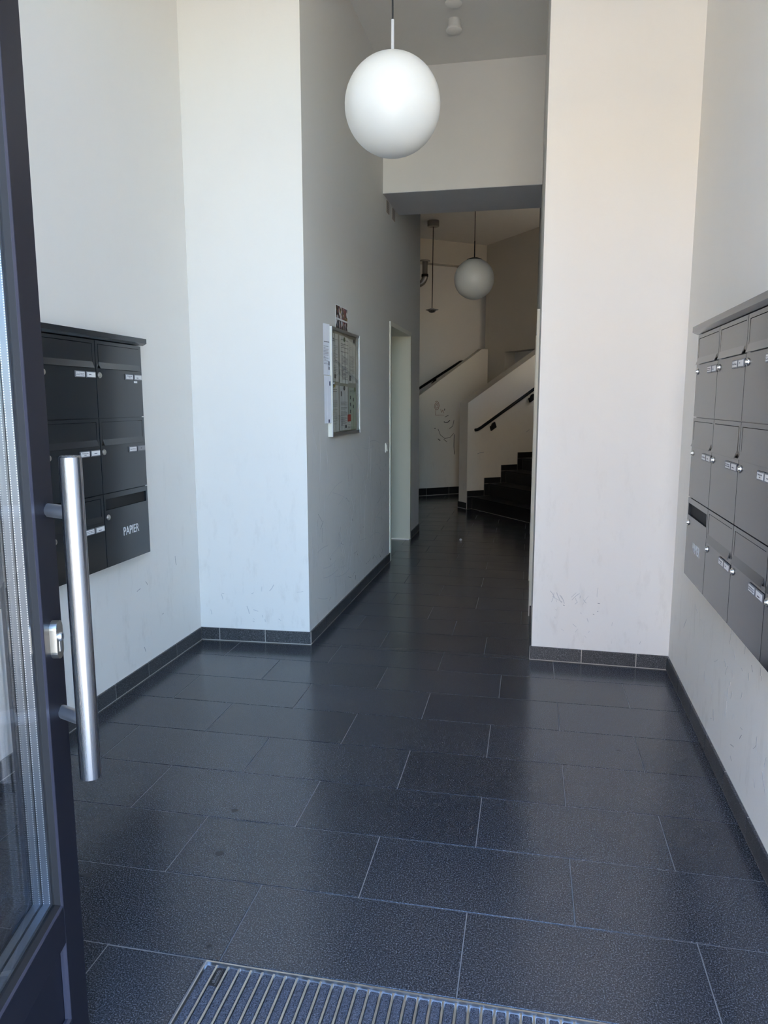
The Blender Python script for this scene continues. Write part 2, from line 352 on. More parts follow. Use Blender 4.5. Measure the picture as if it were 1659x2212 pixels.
def skirting(name, ln, s0, s1, phase=0.0, pitch=0.305, h=SKH, label=None, mat=None, gaps=()):
    """dark stone skirting: grout bed with single tiles in front"""
    mb = MB(); segs = []
    cur = s0
    for g0, g1 in sorted(gaps)+[(s1, s1)]:
        if g0 > cur+0.01: segs.append((cur, g0))
        cur = max(cur, g1)
    for a, b_ in segs: mb.box(a, b_, 0.0, -0.008, 0.0, h-0.0005)
    root = obj(name, mb.mesh(name, MT['grout_l']), None, ln.at(0), ln.rot, 'structure', label, 'baseboard')
    for a, b_ in segs:
        e = [a]; x = a+((phase-a) % pitch)
        while x < b_-0.01:
            if x > a+0.01: e.append(x)
            x += pitch
        e.append(b_)
        for i in range(len(e)-1):
            wd = e[i+1]-e[i]-0.005
            if wd < 0.004: continue
            obj('tile', boxmesh('skirting_tile', wd, 0.010, h-0.006, mat or MT['skirt']), root, ((e[i]+e[i+1])/2, -0.0055-random.random()*0.0008, h/2+0.003))
    return root
def text(body, size, mat, extrude=0.0004, bold=0.0, align='CENTER'):
    cu = bpy.data.curves.new('lettering', 'FONT'); cu.body = body; cu.size = size; cu.extrude = extrude; cu.offset = bold; cu.align_x = align; cu.align_y = 'CENTER'
    to = bpy.data.objects.new('tmp', cu); C.objects.link(to)
    bpy.context.view_layer.update()
    me = bpy.data.meshes.new_from_object(to.evaluated_get(bpy.context.evaluated_depsgraph_get()))
    bpy.data.objects.remove(to); me.transform(Matrix.Rotation(R(90), 4, 'X')); me.materials.clear(); me.materials.append(mat); return me

# ------------------------------------------------------------ outside: street, facade
ZC = 4.02
gnd = part('street_paving', MB().box(-40, 40, -60, 0.15, -0.2, -0.02), MT['pave'], None); gnd['kind'] = 'structure'; gnd['label'] = 'pale paving of the street in front of the entrance'; gnd['category'] = 'ground'
yard = part('added_yard_paving', MB().box(0.6, 12, 4.3, 8.2, -0.2, -0.02).box(3.9, 12, 8.2, 14, -0.2, -0.02), MT['pave'], None); yard['kind'] = 'structure'; yard['label'] = 'added unseen yard paving reflecting warm light to the stair window'; yard['category'] = 'ground'  # unseen ground, added so warm light bounces up to the stair window
fb = obj('facing_building', None, None, (0, -30, 0), 0, 'structure', 'sandstone town house across the street with rows of windows', 'building')
part('facade', MB().box(-40, 3.6, -6, 0, 0, 12.5), MT['fac'], fb)
wm = MB().box(-0.6, 0.6, 0.0, 0.05, 0, 1.9).mesh('window_pane', MT['win']); wf = MB().box(-0.7, 0.7, 0, 0.12, -0.12, 0).mesh('window_sill', MT['pave'])
for fz in (1.2, 4.6, 8.0):
    for k in range(-10, 1):
        wn = obj('window', wm, fb, (k*2.6, 0.0, fz)); obj('sill', wf, wn)

# ------------------------------------------------------------ wall lines (plan)
_u = Vector((0.803, 0.596, 0)); _w = Vector((-0.596, 0.803, 0)); _p = Vector((-0.799, 9.701, 0))-_w*6.3-_u*0.6
yw = part('added_yard_wall', MB().box(0, 8, -0.3, 0, 0, 5.2), MT['fac'], None, kind='structure', label='added unseen sandstone wall reflecting warm sunlight to the stair window', cat='wall', loc=_p, rotz=math.atan2(0.596, 0.803))  # unseen wall, added to bounce warm sunlight into the stair window

Y1 = 3.965
LWL = Line((-1.955, 0.37), (-1.9165, Y1))                                  # left wall of the vestibule, facing right
LRET = Line((-1.9165, 3.945), (-1.241, 3.975))                             # left pier front
PL = Line((-1.241, 3.975), (-1.189, 7.95))                                # passage left wall
RRET = Line((0.047, 3.975), (0.766, 3.950))                               # right pier front
RWL = Line((0.766, 3.950), (0.716, 0.37))                                 # right wall, facing left (far end on the viewer's left)
PR = Line((0.047, 8.70), (0.047, 3.975))                                  # passage right wall, facing left
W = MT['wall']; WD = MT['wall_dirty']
wall('wall_left', LWL, 0, LWL.L, 0, ZC, 0.22, W, label='tall white wall on the left carrying the dark letterbox unit')
wall('wall_left_return', LRET, 0, LRET.L, 0, ZC, 0.20, W, label='short white wall at the left beside the passage mouth')
DY0, DY1 = PL.s_of(y=6.345), PL.s_of(y=7.385); DH = 2.10
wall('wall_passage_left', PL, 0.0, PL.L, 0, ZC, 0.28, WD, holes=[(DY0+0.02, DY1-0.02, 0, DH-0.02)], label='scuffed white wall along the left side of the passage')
wall('wall_right_return', RRET, 0, RRET.L, 0, ZC, 0.20, W, label='bright white wall at the right beside the passage mouth')
wall('wall_right', RWL, 0, RWL.L, 0, ZC, 0.22, W, label='white wall on the right carrying the grey letterbox unit')
PRD0, PRD1 = PR.s_of(y=5.85), PR.s_of(y=4.83)
wall('wall_passage_right', PR, 0, PR.L-0.001, 0, ZC, 0.2, W, holes=[(PRD0+0.03, PRD1-0.03, 0, 1.93)], label='white wall along the right side of the passage')
FR = Line((0.716, 0.37), (-1.955, 0.37))                                  # inner side of the entrance wall
wall('wall_front', FR, -0.25, FR.L+0.25, 0, ZC+0.25, 0.22, W, holes=[(0.06, 1.56, 0, 3.78)], label='entrance wall behind the viewer with the tall glazed opening')

# ------------------------------------------------------------ stair hall frame (turned)
A0 = Vector((-0.799, 9.701, 0)); UA = math.atan2(0.596, 0.803); ud = Vector((0.803, 0.596, 0)); wd_ = Vector((-0.596, 0.803, 0))
def UW(u, v, z=0): return A0+ud*u+wd_*v+Vector((0, 0, z))
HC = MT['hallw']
U1 = 1.83
ULN = Line(UW(U1, 2.43)[:2], UW(U1, -1.36)[:2])                             # wall across the stair, faces the hall (towards -u)
# facing -u: viewer's left is +w
wall('wall_stair_right', ULN, 0, ULN.L, 0, ZC, 0.20, HC, holes=[(2.43-1.84, 2.43-0.90, 0, 2.237), (2.43-0.0, ULN.L-0.01, 0, 3.2)], label='shaded wall behind the stair with a dark doorway')
LIT = Line(UW(-2.6, 2.60)[:2], UW(3.6, 2.60)[:2])
wall('wall_stair_back', LIT, 0, LIT.L, 0, ZC, 0.2, W, label='back wall of the stair hall above the parapet, coloured whiter to look lit')  # whiter than the other hall walls: stronger light put into the colour
bm_ = Line(UW(-2.6, 2.43)[:2], UW(U1+0.2, 2.43)[:2])
wall('trim_1', bm_, 0, bm_.L, 3.655, ZC, 0.168, HC, label='shallow downstand beam high on the back wall of the stair hall', cat='beam')
HL = Line((-4.2, 7.6), UW(-2.6, 2.8)[:2])
wall('wall_hall_left', HL, 0, HL.L, 0, ZC, 0.2, HC, label='left wall of the stair hall')
HF = Line((-1.189, 7.95), (-4.3, 7.95))                                    # front wall of the hall, faces +y
wall('wall_hall_front', HF, 0.28, HF.L, 0, ZC, 0.28, HC, label='front wall of the stair hall')
SR = Line(UW(3.4, -1.36)[:2], (0.047, 8.70))                               # side wall of the flight
WW, WH = 0.50, 0.40; WS, WZ = SR.L-1.35, 2.65
wall('wall_stair_side', SR, 0, SR.L, 0, ZC, 0.2, HC, holes=[(WS-WW, WS+WW, WZ-WH, WZ+WH)], label='wall along the right side of the stair flight with an added window')
wg = obj('added_window_1', MB().box(-WW, WW, 0.10, 0.12, -WH, WH, 0).mesh('pane', MT['glass']), None, SR.at(WS, 0, WZ), SR.rot, 'structure', 'added unseen stair window letting daylight onto the stair walls', 'window')  # unseen window, added to bring daylight onto the stair walls
part('window_frame', MB().rr(-WW, WW, -WH, WH, 0.05, 0.05, 0.05, 0.05, 0.08, 0.14), MT['frame'], wg)
CE = Line(UW(3.4, 2.8)[:2], UW(3.4, -1.5)[:2])
wall('wall_corridor_end', CE, 0, CE.L, 0, ZC, 0.2, HC, label='end wall of the dark corridor behind the stair')

# ceiling, beam
part('ceiling', MB().box(-2.2, 1.0, 0.15, 4.3, ZC, ZC+0.2).box(-1.53, 0.25, 4.3, 7.67, ZC, ZC+0.2).box(-5.2, 3.9, 7.67, 14.6, ZC, ZC+0.2), MT['ceil'], None, kind='structure', label='plain painted ceiling over vestibule, passage and stair hall', cat='ceiling')
bl = MB().prism([(-1.213, 6.057), (0.046, 6.057), (0.046, 6.754), (-1.205, 6.754)], ZC, 'z', 3.095, 0)
part('ceiling_beam', bl, MT['ceil'], None, kind='structure', label='deep white cross beam with a grey underside spanning the passage', cat='beam')
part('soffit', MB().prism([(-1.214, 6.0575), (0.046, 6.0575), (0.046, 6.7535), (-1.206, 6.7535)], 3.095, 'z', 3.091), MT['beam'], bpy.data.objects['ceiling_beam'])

# ------------------------------------------------------------ floor
MX0, MX1, MYa, MYb = -0.776, 0.60, 0.50, 1.553
fl = MB()
for r_ in ((-1.97, 0.78, 1.553, 4.0), (-1.97, MX0, 0.15, 1.553), (MX1, 0.78, 0.15, 1.553), (MX0, MX1, 0.15, MYa), (-1.25, 0.06, 4.0, 7.95), (-1.55, -1.20, 6.3, 7.4), (-5.0, 3.8, 7.95, 14.4)):
    fl.box(r_[0], r_[1], r_[2], r_[3], -0.12, -0.0022)
fl.box(MX0, MX1, MYa, MYb, -0.12, -0.022)
floor = part('floor', fl, MT['grout'], None, kind='structure', label='dark grey granite tile floor laid in staggered rows with pale joints', cat='floor')
TP, TW = 0.3065, 0.61
offs = {0: -.133, 1: .163, 2: -.131, 3: .166, 4: -.131, 5: .168, 6: -.107, 7: -.444, 8: -.216, 9: -.431, 10: -.626, 11: -.329, 12: -.622}
def cut(rect, hole):
    x0, x1, y0, y1 = rect; a0, a1, b0, b1 = hole
    if a0 >= x1 or a1 <= x0 or b0 >= y1 or b1 <= y0: return [rect]
    o = []
    if y0 < b0: o.append((x0, x1, y0, b0)); y0 = b0
    if y1 > b1: o.append((x0, x1, b1, y1)); y1 = b1
    if x0 < a0: o.append((x0, a0, y0, y1))
    if x1 > a1: o.append((a1, x1, y0, y1))
    return o
_tc = {}
def tile_mesh(wd, dp):
    k = (round(wd, 3), round(dp, 3))
    if k not in _tc:
        a, b_ = wd/2, dp/2; c = 0.001; z0, z1, z2 = -0.010, -0.001, 0.0
        v = [(sx*a, sy_*b_, z0) for sx, sy_ in ((-1, -1), (1, -1), (1, 1), (-1, 1))]+[(sx*a, sy_*b_, z1) for sx, sy_ in ((-1, -1), (1, -1), (1, 1), (-1, 1))]+[(sx*(a-c), sy_*(b_-c), z2) for sx, sy_ in ((-1, -1), (1, -1), (1, 1), (-1, 1))]
        f = [(8, 9, 10, 11)]+[(i, (i+1) % 4, (i+1) % 4+4, i+4) for i in range(4)]+[(i+4, (i+1) % 4+4, (i+1) % 4+8, i+8) for i in range(4)]
        _tc[k] = MB().add(v, f).mesh('floor_tile', MT['floor'])
    return _tc[k]
def rowoff(n):
    if n in offs: return offs[n]
    if n < 0: return .163 if n % 2 else -.133
    return -.33 if n % 2 else -.62
for n in range(-5, 32):
    ya, yb = 1.8625+(n-1)*TP, 1.8625+n*TP
    if ya > 11.4: break
    for zone in ((-1.935, 0.762, 0.16, 3.965), (-1.235, 0.046, 3.965, 7.95), (-2.9, 0.036, 7.95, 11.4)):
        y0, y1 = max(ya, zone[2]), min(yb, zone[3])
        if y1-y0 < 0.02: continue
        k0 = math.floor((zone[0]-rowoff(n))/TW)
        for k in range(k0, k0+8):
            xa, xb = rowoff(n)+k*TW, rowoff(n)+(k+1)*TW
            x0, x1 = max(xa, zone[0]), min(xb, zone[1])
            if x1-x0 < 0.02: continue
            for q in cut((x0, x1, y0, y1), (MX0-0.004, MX1+0.004, MYa-0.004, MYb+0.001)):
                if q[1]-q[0] < 0.02 or q[3]-q[2] < 0.02: continue
                c_ = Vector(((q[0]+q[1])/2, (q[2]+q[3])/2, 0)); rel = c_-A0; uu, vv = rel.dot(ud), rel.dot(wd_)
                if c_.y > 7.95 and (vv > 1.62 or (uu > 0.12 and vv < 0.25)): continue
                g = 0.0034
                t_ = obj('tile', tile_mesh(q[1]-q[0]-g, q[3]-q[2]-g), floor, (c_.x, c_.y, -random.random()*0.0003))
# door threshold tile in the side doorway
obj('tile', tile_mesh(0.28, 1.0), floor, (-1.37, 6.86, 0))

# small debris and stains on the floor
def blot(name, x, y, r, mat, parent, z=0.0004, asp=1.0):
    mb = MB(); n = 10; ph = random.random()*6
    v = [(r*(1+0.25*math.sin(i*1.7+ph))*math.cos(2*math.pi*i/n)*asp, r*(1+0.2*math.cos(i*2.3+ph))*math.sin(2*math.pi*i/n), 0) for i in range(n)]
    v2 = [(a*0.9, b_*0.9, z) for a, b_, c_ in v]
    mb.add(v+v2, [list(range(n, 2*n))]+[[i, (i+1) % n, (i+1) % n+n, i+n] for i in range(n)]); return part(name, mb, mat, parent, loc=(x, y, 0))
for x, y, r, a in ((-0.98, 2.22, 0.011, 1.3), (-0.93, 1.98, 0.012, 1.4), (-1.16, 1.88, 0.010, 1.2), (-1.28, 1.80, 0.010, 1.9), (0.05, 3.3, 0.006, 1), (0.40, 2.95, 0.008, 1.5), (-0.79, 1.60, 0.009, 1.0)):
    blot('stain', x, y, r, MT['foot'], floor, asp=a)
cr_ = part('paper_crumb', MB().lathe([(0, 0), (0.012, 0.004), (0.016, 0.012), (0.009, 0.021), (0, 0.024)], 7), MT['paper'], None, loc=(-0.665, 7.42, 0)); cr_['label'] = 'tiny white crumb lying on the dark passage floor'; cr_['category'] = 'litter'

# ------------------------------------------------------------ skirtings
skirting('baseboard_left', LWL, 0, LWL.L-0.010, LWL.s_of(y=3.62), label='dark granite skirting along the left wall')
skirting('baseboard_left_return', LRET, 0.0, LRET.L+0.010, 0.12, 0.285, label='dark granite skirting of the left pier')
skirting('baseboard_passage_left', PL, -0.0, PL.L, 0.30, 0.305, label='dark granite skirting along the left side of the passage', gaps=[(DY0-0.03, DY1+0.01)])
skirting('baseboard_right_return', RRET, -0.010, RRET.L, 0.27, 0.285, label='speckled grey granite skirting of the right pier')
skirting('baseboard_right', RWL, 0.010, RWL.L, 0.345, label='dark granite skirting along the right wall')
skirting('baseboard_passage_right', PR, PRD1+0.03, PR.L-0.0, 0.0, label='short granite skirting of the right passage wall')

# ------------------------------------------------------------ side doors in the passage
d2 = obj('door_2', None, None, PL.at(0), PL.rot, 'structure', 'cream steel door frame with deep reveal in the left passage wall', 'door')
DW0, DW1 = DY0, DY1
fm = MB()
part('door_frame', MB().prism([(DW0-0.022, 0), (DW0+0.020, 0), (DW0+0.020, DH-0.022), (DW1+0.0, DH-0.022), (DW1+0.0, DH+0.016), (DW0-0.022, DH+0.016)], 0.0, 'y', -0.010), MT['frame'], d2)
part('lining', MB().prism([(DW0+0.002, 0), (DW0+0.020, 0), (DW0+0.020, DH-0.022), (DW1-0.022, DH-0.022), (DW1-0.022, DH-0.002), (DW0+0.002, DH-0.002)], 0.26, 'y', 0.0), MT['frame'], d2)
part('door_reveal', MB().box(DW1-0.022, DW1, 0.0, 0.26, 0.012, DH-0.022), MT['leaf'], d2)
part('casing_edge', MB().cbox(DW1-0.022, DW1+0.02, -0.008, -0.0002, 0.01, DH-0.022), MT['leaf'], d2)
dl = part('door_leaf', MB().box(DW0+0.022, DW1-0.022, 0.235, 0.275, 0.012, DH-0.022), MT['leaf'], d2)
part('door_handle', MB().tube([(DW0+0.1, 0.23, 1.05), (DW0+0.1, 0.185, 1.05), (DW0+0.22, 0.185, 1.05)], 0.009, 10), MT['steel'], dl)
d3 = obj('door_3', None, None, PR.at(0), PR.rot, 'structure', 'white steel door frame edge on the right passage wall', 'door')
part('door_frame', MB().prism([(PRD0-0.012, 0), (PRD0+0.035, 0), (PRD0+0.035, 1.93), (PRD1-0.035, 1.93), (PRD1-0.035, 0), (PRD1+0.012, 0), (PRD1+0.012, 2.005), (PRD0-0.012, 2.005)], 0.0, 'y', -0.017), MT['frame'], d3)
part('lining', MB().box(PRD1-0.035, PRD1-0.030, 0.0, 0.12, 0, 1.93), MT['frame'], d3)
part('door_leaf', MB().box(PRD0+0.035, PRD1-0.035, 0.07, 0.11, 0.012, 1.93), MT['leaf'], d3)

# ------------------------------------------------------------ staircase
ST = obj('staircase', None, None, A0, UA, 'structure', 'dark granite stair flight rising to the right at the end of the passage', 'stairs')
G_, H_ = 0.269, 0.165
NS = 7
core = MB()
pr = [(0.10, 0.0)]
for k in range(NS): pr += [(0.10+k*G_, (k+1)*H_-0.022), (0.10+(k+1)*G_, (k+1)*H_-0.022)]
pr[-1] = (0.10+NS*G_+0.9, NS*H_-0.022); pr.append((0.10+NS*G_+0.9, 0.0)); core.prism(pr, 0.0, 'y', -1.33)
part('stair_core', core, MT['step'], ST)
tm = MB().cbox(-0.02, G_+0.02, -1.33, -0.012, -0.022, 0.0, 0.002).mesh('tread', MT['step'])
rm = MB().cbox(-0.008, 0.010, -1.33, -0.012, 0.003, H_-0.024, 0.001).mesh('riser', MT['step'])
gm = MB().box(-0.0095, 0.008, -1.33, -0.012, 0.0, 0.0032).mesh('joint', MT['grout_l'])
for k in range(NS):
    u0 = 0.088+k*G_
    obj('riser', rm, ST, (u0, 0, k*H_))
    obj('tread', tm, ST, (u0, 0, (k+1)*H_))
obj('joint', gm, ST, (0.088, 0, 0.0))
bg_ = MB()
pr = [(0, 0)]
for k in range(NS): pr += [(k*G_, (k+1)*H_+0.082), ((k+1)*G_, (k+1)*H_+0.082)]
pr.append((NS*G_, 0)); bg_.prism(pr, 0.0, 'y', -0.0075)
sk = part('stepped_skirting', bg_, MT['grout_l'], ST)
hm = MB().cbox(0.003, G_-0.002, -0.012, -0.0, 0.003, 0.0805, 0.001).mesh('tile', MT['step'])
vm_ = MB().cbox(0.003, 0.080, -0.012, -0.0, 0.003, H_-0.001, 0.001).mesh('tile', MT['step'])
for k in range(NS):
    obj('tile', vm_, sk, (k*G_, 0, k*H_)); obj('tile', hm, sk, (k*G_, 0, (k+1)*H_))
# parapet of the flight
pp = obj('wall_parapet', MB().prism([(0, 0), (U1, 0), (U1, 1.415+0.616*U1), (0, 1.415)], 0.205, 'y', 0.0).mesh('wall_parapet', HC), None, A0, UA, 'structure', 'cream stair parapet with a sloping top beside the steps', 'wall')
EL = Line(UW(0, 0.205)[:2], UW(0, 0)[:2])
skirting('baseboard_parapet_end', EL, -0.01, EL.L+0.008, 0.5, 0.8, 0.085, label='dark skirting at the end of the stair parapet', mat=MT['step'])
# second parapet further back
P2a = UW(0, 1.5)
pb = obj('wall_parapet_back', MB().prism([(-2.0, 0), (1.28, 0), (1.28, 2.243), (1.17, 2.243), (-2.0, 1.524-0.654*2.067)], 0.12, 'y', 0.0).mesh('wall_parapet_back', HC), None, P2a, UA, 'structure', 'shaded parapet at the back with a rising top edge and doodles', 'wall')
P2L = Line(UW(-2.0, 1.5)[:2], UW(1.28, 1.5)[:2])
skirting('baseboard_parapet_back', P2L, 0, P2L.L, 0.2, 0.4, 0.115, label='black skirting below the back parapet', mat=MT['step'])

# handrails
def handrail(name, label, pts, brks, r=0.02, base=0.07):
    t_ = thing(name, label, 'handrail', A0, UA)
    part('rail', MB().tube(pts, r, 14), MT['rail'], t_)
    for u_, v_, z_ in brks:
        b_ = part('bracket', MB().prism([(u_-0.045, z_-0.085), (u_-0.030, z_-0.125), (u_+0.050, z_-0.075), (u_+0.022, z_-0.005), (u_-0.012, z_-0.025)], v_+0.012, 'y', v_-0.012), MT['rail'], t_)
        part('bracket_arm', MB().box(u_-0.014, u_+0.014, v_+0.012, v_+base, z_-0.088, z_-0.062), MT['rail'], b_)
    return t_
sl = (1.605-1.114)/(1.03-0.167)
handrail('handrail', 'black handrail on brackets fixed to the cream stair parapet', [(0.075, -0.065, 1.062), (0.11, -0.065, 1.066), (0.167, -0.065, 1.092), (1.75, -0.065, 1.092+0.605*(1.75-0.167))],
         [(0.36, -0.06, 1.17), (0.98, -0.06, 1.545), (1.6, -0.06, 1.92)])
handrail('handrail', 'thin black handrail on the pale back wall above the back parapet', [(-0.6, 2.52, 0.955), (1.395, 2.52, 2.105), (1.50, 2.52, 2.118), (1.60, 2.52, 2.118)], [(0.9, 2.52, 1.82), (1.45, 2.52, 2.10)], 0.02, 0.08)

# doodles and scuffs --------------------------------------------------
def strokes(name, parent, items, mat, mirror=False):
    """thin flat marks lying on a wall, local x/z, outward -y"""
    mb = MB()
    for pts, wd in items:
        for i in range(len(pts)-1):
            a = Vector((pts[i][0], pts[i][1])); b_ = Vector((pts[i+1][0], pts[i+1][1])); d = b_-a
            if d.length < 1e-6: continue
            n = Vector((-d.y, d.x)).normalized()*wd/2
            q = [a+n, b_+n, b_-n, a-n]
            mb.add([(p.x, -0.0006, p.y) for p in q]+[(p.x, 0.0, p.y) for p in q], [(0, 1, 2, 3), (0, 1, 5, 4), (2, 3, 7, 6), (1, 2, 6, 5), (3, 0, 4, 7)])
    o = part(name, mb, mat, parent); o['kind'] = 'stuff'; return o
def scr(n, x0, x1, z0, z1, lmin, lmax, wmin, wmax, vert=0.6, seed=1):
    rr = random.Random(seed); out = []
    for _ in range(n):
        x = rr.uniform(x0, x1); z = z0+(z1-z0)*rr.random()**1.3; L = rr.uniform(lmin, lmax)
        a = R(90+rr.gauss(0, 28)) if rr.random() < vert else R(rr.uniform(-35, 35))
        k = rr.uniform(-0.5, 0.5); pts = []
        for i in range(5):
            pts.append((x, z)); x += math.cos(a)*L/4; z += math.sin(a)*L/4; a += k/4
        if min(p[1] for p in pts) < 0.09: continue
        out.append((pts, rr.uniform(wmin, wmax)))
    return out
wpl = bpy.data.objects['wall_passage_left']; wrr = bpy.data.objects['wall_right_return']; wr = bpy.data.objects['wall_right']; wl = bpy.data.objects['wall_left']; wlr = bpy.data.objects['wall_left_return']
strokes('scuff_marks', wpl, scr(46, 0.15, 2.25, 0.1, 0.95, 0.03, 0.16, 0.0012, 0.0035, 0.7, 3), MT['scuff'])
strokes('scuff_marks', wpl, scr(50, 0.1, 2.25, 0.15, 1.15, 0.10, 0.40, 0.0015, 0.004, 0.5, 5), MT['scuffl'])
strokes('scuff_marks', wpl, scr(8, 0.3, 2.2, 0.1, 0.8, 0.01, 0.09, 0.003, 0.006, 0.9, 9), MT['scuffd'])
strokes('scuff_marks', wrr, scr(15, 0.10, 0.34, 0.33, 0.38, 0.01, 0.06, 0.0015, 0.004, 1.0, 11)+scr(12, 0.03, 0.6, 0.12, 0.32, 0.008, 0.03, 0.001, 0.003, 0.7, 12), MT['scuffl'])
strokes('scuff_marks', wrr, scr(5, 0.08, 0.4, 0.14, 0.44, 0.004, 0.012, 0.003, 0.005, 0.3, 13), MT['scuff'])
strokes('scuff_marks', wr, scr(34, 0.95, 2.2, 0.12, 0.62, 0.012, 0.05, 0.0008, 0.002, 0.85, 15), MT['scuff'])
strokes('scuff_marks', wr, scr(22, 0.3, 2.0, 0.2, 0.7, 0.02, 0.10, 0.0015, 0.004, 0.8, 17), MT['scuffl'])
strokes('scuff_marks', wl, scr(10, 1.6, 3.5, 0.14, 0.6, 0.006, 0.06, 0.002, 0.004, 0.7, 19), MT['scuff'])
strokes('scuff_marks', wlr, scr(14, 0.05, 0.62, 0.10, 0.35, 0.01, 0.05, 0.002, 0.004, 0.6, 21), MT['scuffl'])
strokes('scuff_marks', pp, [([(0.16, 0.74), (0.21, 0.755), (0.26, 0.76)], 0.008), ([(0.95, 1.02), (1.0, 1.05)], 0.006)], MT['scuff'])
# flower doodle and smile-like strokes on the back parapet
fl_pts = [(0.37+0.018*math.cos(t*0.7)*(0.5+t*0.11), 1.37+0.03*math.sin(t*0.7)*(0.5+t*0.10)) for t in range(0, 22)]
strokes('doodle', pb, [(fl_pts, 0.007), ([(0.36, 1.31), (0.35, 1.23), (0.42, 1.23)], 0.006), ([(0.42, 1.23), (0.50, 1.23)], 0.005), ([(0.44, 1.32), (0.46, 1.27), (0.48, 1.31), (0.50, 1.26)], 0.006)], MT['rust'])
strokes('doodle', pb, [([(0.50, 1.13), (0.53, 1.115), (0.57, 1.12), (0.61, 1.15)], 0.012), ([(0.52, 1.20), (0.55, 1.215), (0.58, 1.225)], 0.008), ([(0.40, 1.02), (0.44, 0.93), (0.52, 0.87), (0.62, 0.89), (0.68, 0.95)], 0.007), ([(0.33, 1.03), (0.36, 1.03)], 0.010), ([(0.40, 0.87), (0.44, 0.84)], 0.012),
                      ([(0.50, 0.86), (0.56, 0.82)], 0.008), ([(0.60, 1.02), (0.66, 1.06), (0.68, 1.15)], 0.008), ([(0.69, 0.93), (0.685, 0.75), (0.70, 0.62)], 0.010), ([(0.51, 1.30), (0.515, 1.33)], 0.012)], MT['scuffd'])

